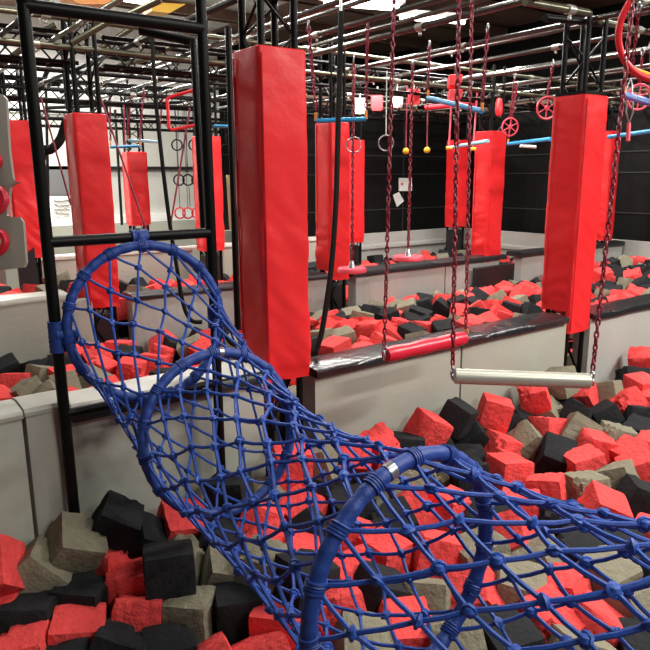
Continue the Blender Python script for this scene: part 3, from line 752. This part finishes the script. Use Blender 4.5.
# chain in front of right column edge is the trapeze chain; thin loose cords with rings and balls
def cord(root,px0,c,r=.006,m='cord',zt=2.64):
    c=Vector(c); d=(c-CAM).dot(fw); tp=extend(at(px0[0],px0[1],D=d),c,zt); mb=MB(); mb.tube([tp,c],r,6); part(mb,'cord',M[m],root)
for px,py,rp,D,top,lb in ((354,145,7.5,6.5,(355,60),'steel ring hanging in front of the slim red column'),(386,143,7.5,6.8,(387,60),'steel ring hanging against the black partition')):
    c=at(px,py,D=D); t=empty('steel_ring',tuple(c),lb,'ring','hanging steel rings'); mb=MB(); mb.tube(circle(c,(CAM-c),rp*D/F,28),.0065,8,closed=True); part(mb,'ring_body',M['bare'],t)
    cord(t,top,c+up*(rp*D/F),m='cup' if px>370 else 'cord')
for px,py,top,lb in ((406,151,(407,90),'yellow ball on a cord, nearer the white papers'),(427,150,(428,90),'yellow ball on a cord, right of the other one')):
    c=at(px,py,D=8); t=empty('ball_grip',tuple(c),lb,'ball grip','yellow balls'); mb=MB(); mb.ball(c,.038,16); part(mb,'ball',M['yel'],t); cord(t,top,c,.008)
for px,py,top,lb in ((449,148,(451,110),'yellow cap on a red cord at the left end of the pale blue bar'),(473,149,(476,110),'yellow cap on a red cord beside the column with the pale left face')):
    c=at(px,py,D=8.3); t=empty('yellow_grip',tuple(c),lb,'grip','yellow grips'); mb=MB(); mb.tube([c-rt*.035,c+rt*.035],.022,10); part(mb,'cap',M['yel'],t); cord(t,top,c,.012,'pink')
# red and white scoops
for i,(px,py,D,m,lb) in enumerate(((360,107,8.2,'whitep','white scoop grip, leftmost of the hanging red and white row'),(377,104,8.0,'redp','red scoop grip between the two white ones'),(397,101,7.8,'whitep','white scoop grip behind the long red chain'),(414,98,7.6,'redp','red scoop grip at the right end of the row'))):
    c=at(px,py,D=D); w=6*D/F;h=9*D/F; mb=MB(); V=[];n=9
    out=[(-w,h),(w,h)]+[(w*math.cos(a_),-h*.35-h*.65*math.sin(a_)) for a_ in [PI*k/8 for k in range(9)]]
    nrm=(CAM-c).normalized(); nn=len(out)
    for s in (-.03,.03): V+=[c+rt*x+up*(y+(.02 if abs(x)<w*.5 else 0))+nrm*s for x,y in out]
    fc=[tuple(range(nn)),tuple(range(2*nn-1,nn-1,-1))]+[(k,k+nn,(k+1)%nn+nn,(k+1)%nn) for k in range(nn)]
    mb.add(V,fc); t=empty('scoop_grip',tuple(c),lb,'grip','red and white scoop grips'); part(mb,'scoop_body',M[m],t,bevel=.008); cord(t,(px+1,80),c+up*h,.008,'cup')
for px,py,lb in ((455,82,'upper red block hanging behind the near chains'),(455,97,'lower red block hanging behind the near chains')):
    c=at(px,py,D=6.5); w=.065; mb=MB(); V=[]; 
    for s in (-.06,.06):
        for x,y in ((-w,.055),(w,.055),(w*.9,-.02),(w*.2,-.065),(-w,-.055)): V.append(c+rt*x+up*y+fw*s)
    mb.add(V,[(0,1,2,3,4),(9,8,7,6,5)]+[(k,k+5,(k+1)%5+5,(k+1)%5) for k in range(5)]); o=tag(origin(mb.build('grip_block',M['redp'],bevel=.008),c),lb,'grip block','red grip blocks'); k_=MB(); k_.tube([c+up*.05,Vector((c.x,c.y,2.64))],.007,6); part(k_,'cord',M['cord'],o)
c=at(499,108,D=8); mb=MB(); mb.tube([c-up*.09,c-up*.05,c+up*.05,c+up*.11],.07,14,rf=lambda s:.045 if .2<s<.8 else .03); tag(origin(mb.build('bell_grip',M['redp']),c),'small red bell-shaped grip above the column with the pale left face','grip')
mb=MB(); a=at(520,146,D=8.5);b_=at(536,147,D=8.5); mb.tube([a,b_],.02,10); tag(origin(mb.build('hanging_bar',M['whitep']),a),'short white bar under the blue one, between two right columns','hanging bar')
mb=MB(); a=at(425,108,D=8.8);b_=at(475,103,D=8.6); mb.tube([a,b_],.032,8); tag(origin(mb.build('rig_beam',M['hold']),a),'dark red beam end high on the black partition','beam')
# black ropes
def rope(pts,D,r,lb,name='hanging_rope'):
    mb=MB(); P=[at(x,y,D=D) for x,y in pts]
    # smooth
    Q=[]
    for i in range(len(P)-1):
        p0=P[max(i-1,0)];p1=P[i];p2=P[i+1];p3=P[min(i+2,len(P)-1)]
        for k in range(6):
            t=k/6; Q.append(.5*((2*p1)+(p2-p0)*t+(2*p0-5*p1+4*p2-p3)*t*t+(3*p1-p0-3*p2+p3)*t**3))
    Q.append(P[-1]); mb.tube(Q,r,8); return tag(origin(mb.build(name,M['blk']),P[0]),lb,'rope','black hanging ropes')
rope([(341,12),(340,60),(338,130),(336,200),(332,260),(327,300),(321,335),(315,352)],3.9,.0165,'thick black rope hanging right of the central column and curving down to the rail')
mb=MB(); mb.tube([at(341,-2,D=3.9),at(341,14,D=3.9)],.010,8); tag(origin(mb.build('swivel_hook',M['bare']),at(341,14,D=3.9)),'steel swivel hook at the top of the thick black rope','hook')
rope([(152,30),(155,90),(162,160),(170,225),(176,262),(183,303),(191,320),(202,322)],4.6,.015,'black rope curling into a hook seen through the first blue hoop')
rope([(214,240),(216,290),(222,325),(229,341),(237,346)],4.2,.013,'black rope end behind the right ladder post')
rope([(66,122),(60,140),(50,150),(43,150),(40,165)],7.4,.05,'thick black padded strap at the left by the near ladder post')
mb=MB()
for k in range(7):
    mb.tube([at(30+k*1.4,118+k*5,D=7.5),at(38-k*.6,124+k*6,D=7.45),at(31+k,130+k*6.2,D=7.5)],.012,6)
tag(origin(mb.build('rope_bundle',M['blk']),at(34,140,D=7.5)),'bundled black cargo netting beside the far left red column','netting')
# loose thin cords on the left
for i,(p,q,D,lb) in enumerate(((( 100,96),(147,232),6.4,'thin dark red cord slanting to the right in the ladder frame'),((41,98),(71,205),6.2,'thin dark red cord left of the column behind the hoop'),((190,108),(170,228),6.4,'dark red cord slanting down from the red handle frame'),((124,105),(125,145),8,'short thin red cord above the blue bar'))):
    mb=MB(); mb.tube([at(*p,D=D),at(*q,D=D)],.009,6); tag(origin(mb.build('thin_cord',M['cord']),at(*p,D=D)),lb,'cord','thin red cords')
# red handle frame
mb=MB(); P=[at(x,y,D=5.6) for x,y in ((167,99),(168,110),(169,128),(172,130),(196,125),(198,123),(197,92),(194,90),(170,97))]
mb.tube(P,.015,8,closed=True); t=tag(origin(mb.build('handle_frame',M['redp']),P[0]),'red bent-tube handle frame hanging left of the right ladder post','handle')
# rings against the light wall
for i,(px,py,m) in enumerate([(177,145,'blk'),(194,145,'blk'),(179,180,'blk'),(188,180,'blk'),(197,180,'blk'),(180,213,'hold'),(188,213,'hold'),(197,213,'hold'),(231,138,'blk'),(226,150,'blk')]):
    c=at(px,py,D=11); mb=MB(); mb.tube(circle(c,(CAM-c)+rt*3,.085,24),.013,6,closed=True)
    row=['top','top','middle','middle','middle','bottom','bottom','bottom','right','right'][i]; pos=['left','right','left','centre','right','left','centre','right','upper','lower'][i]
    o=tag(origin(mb.build('small_ring',M[m]),c),'%s ring against the light wall, %s one of the %s group'%('black' if m=='blk' else 'red',pos,row),'ring','small rings against the light wall')
    k_=MB(); k_.tube([c+up*.085,Vector((c.x,c.y,2.64))],.005,5); part(k_,'cord',M['blk'],o)
for i,(x0,y0_,x1,y1_) in enumerate(((186,100,187,172),(189,187,190,206),(178,96,178,138))):
    mb=MB(); mb.tube([at(x0,y0_,D=11),at(x1,y1_,D=11)],.006,5); tag(origin(mb.build('thin_cord',M['blk']),at(x0,y0_,D=11)),['black cord above the middle ring group','black cord between the black and the red small rings','black cord above the upper left small ring'][i],'cord','thin black cords')
# scalloped grey board at the left edge
def board():
    D=4.1; out=[(-60,92),(2,94),(6,98),(9,150),(13,179),(11,181)]
    for k in range(9):
        a_=math.radians(-62-28*k*.9) ; out.append((6+19*math.cos(a_+PI/2+.35)*.0+ (13-2.2*k if k<5 else 4-.8*(k-4)), 182+ (1.2*k*k*.25 if k<5 else 4+7*(k-4))))
    out+=[(4,214),(12,217),(20,217),(23,222),(26,262),(24,267),(-60,276)]
    P=[at(x,y,D=D) for x,y in out]; c=P[0]; mb=MB(); n=len(P)
    mb.add([p for p in P]+[p+fw*.03 for p in P],[tuple(range(n-1,-1,-1)),tuple(range(n,2*n))]+[(k,(k+1)%n,(k+1)%n+n,k+n) for k in range(n)])
    t=empty('scalloped_board',tuple(at(0,276,D=D)),'grey board with rounded cut-outs and red discs at the left edge','board')
    part(mb,'panel',M['board'],t,smooth=False)
    for (x,y,r) in ((-5,242,14.5),(-7,161,9.5),(-7,200,16)):
        m=MB(); cc=at(x,y,D=D-.01); m.tube([cc+fw*.005,cc-fw*.02,cc-fw*.035],r*D/F,26,rf=lambda s:r*D/F*(1 if s<.6 else .85)); dd=part(m,'red_disc',M['hold'],t)
        m=MB(); cc=at(x,y,D=D-.045); m.tube([cc,cc-fw*.012],r*D/F*.42,20); (part(m,'disc_centre',M['board'],dd) if y>230 else None)
board()
# papers, sign and wall fittings
def flat(name,pts,Y,m,lb,cat,th=.01):
    P=[at(x,y,Y=Y) for x,y in pts]; n=len(P); mb=MB(); mb.add(P+[p+Vector((0,th,0)) for p in P],[tuple(range(n-1,-1,-1)),tuple(range(n,2*n))]+[(k,(k+1)%n,(k+1)%n+n,k+n) for k in range(n)])
    return tag(origin(mb.build(name,m,smooth=False),P[0]),lb,cat)
o=flat('paper_notice',[(399,178),(412,178),(412,191),(399,191)],9.585,M['paper'],'square white notice with a small red mark on the black partition','notice')
mb=MB(); p=at(402,184,Y=9.58); mb.ball(p,.03,8,(1,.2,.8)); k=mb.build('red_mark',M['redp'],o); k.data.transform(Matrix.Translation(-o.location))
flat('paper_notice',[(393,195),(399,192),(404,201),(397,207)],9.585,M['paper'],'tilted white slip of paper below the square notice','notice')
flat('wall_screen',[(47,166),(76,166),(76,195),(48,195)],15.5,M['dgrey'],'dark grey rectangle on the far left wall above the white banner','panel',.05)
o=flat('white_banner',[(50,196),(80,196),(80,231),(52,231)],15.5,M['paper'],'white banner with faint grey writing and a red line, far left wall','banner',.04)
mb=MB(); random.seed(3)
for k in range(6):
    y=201+k*4; pts=[at(54+j*2.2,y+random.uniform(-1.2,1.2),Y=15.48) for j in range(8)]; mb.tube(pts,.012,4)
k=mb.build('faint_writing',M['cup'],o); k.data.transform(Matrix.Translation(-o.location))
mb=MB(); mb.tube([at(53,225,Y=15.48),at(77,224,Y=15.48)],.03,4); k=mb.build('red_line',M['pink'],o); k.data.transform(Matrix.Translation(-o.location))
flat('wooden_board',[(227,175),(234,175),(243,305),(235,305)],12.5,M['wood'],'pale wooden board leaning left of the central column','board',.04)
flat('black_board',[(219,176),(226,176),(234,305),(227,305)],12.5,M['capm'],'black board leaning beside the pale wooden one','board',.04)
flat('orange_sheet',[(66,-4),(124,-6),(110,4),(80,4)],9,M['duct'],'orange sheet up in the rig at the top left','sheet',.3)
flat('yellow_sheet',[(150,2),(186,4),(170,13),(152,11)],9,M['yel'],'yellow sheet up in the rig left of the right ladder post','sheet',.3)
# ------------------------------------------------------------------ lamps
def tube_lamp(x,y,z,lb,L=1.5,rot=0.,pw=60,vis=True):
    root=empty('ceiling_lamp',(x,y,z),lb,'ceiling lamp','fluorescent ceiling lamps')
    root.rotation_euler=(0,0,rot)
    m=MB(); m.box((-L/2,-.09,.0),(L/2,.09,.05)); m.build('housing',M['whitep'],root,bevel=.01)
    m=MB(); m.tube([(-L/2+.04,0,-.03),(L/2-.04,0,-.03)],.03,10); m.build('tube',M['lamp'],root)
    m=MB()
    for s in (-1,1): m.tube([(s*L*.4,0,.05),(s*L*.4,0,5.0-z)],.006,6)
    m.build('suspension',M['pipe'],root)
    l=bpy.data.lights.new('lamp_light','AREA'); l.shape='RECTANGLE'; l.size=L; l.size_y=.25; l.energy=pw; l.color=(1,.965,.91)
    o=bpy.data.objects.new('lamp_light',l); COL.objects.link(o); o.parent=root; o.location=(0,0,-.07)
p=at(362,2,Z=3.35); tube_lamp(p.x,p.y,3.35,'bright fluorescent tube at the top edge right of the central column',rot=-.3,L=.9)
p=at(433,17,Z=3.6); tube_lamp(p.x,p.y,3.6,'fluorescent tube between the near red chains at the top',rot=-.3,L=1.0)
k=0
for (x,y,pw,t) in ((2.4,-2.4,170,'behind the viewer'),(6.2,-.6,260,'behind the viewer to the right'),(9.0,-.5,150,'beyond the right edge'),(3.0,.9,38,'high above the front pit'),(5.6,4.7,75,'above the second pit'),(8.8,4.6,50,'above the far right corner'),(3.4,7.0,50,'above the far pit'),(7.4,7.0,60,'above the far pit further right'),(0.5,10.8,190,'over the background pit'),(4,11.2,190,'over the background pit further right'),(1.2,4.7,45,'over the second pit at the far left'),(2,14,330,'next to the light grey wall')):
    tube_lamp(x,y,4.4,'long fluorescent ceiling lamp '+t,L=1.8,rot=0 if y>0 else .2,pw=pw)
# ------------------------------------------------------------------ world, camera
sc=bpy.context.scene
w=bpy.data.worlds.new('world'); sc.world=w; w.use_nodes=True; bg=w.node_tree.nodes['Background']; bg.inputs[0].default_value=(1,.97,.93,1); bg.inputs[1].default_value=.08
cam=bpy.data.cameras.new('camera'); co=bpy.data.objects.new('camera',cam); COL.objects.link(co); sc.camera=co
cam.sensor_width=36; cam.sensor_fit='HORIZONTAL'; cam.lens=36*F/650; cam.clip_start=.05; cam.clip_end=100
R=Matrix((rt,up,-fw)).transposed().to_4x4(); co.matrix_world=Matrix.Translation(CAM)@R
sc.view_settings.view_transform='Standard'; sc.view_settings.look='None'; sc.view_settings.gamma=1; sc.view_settings.exposure=0.70
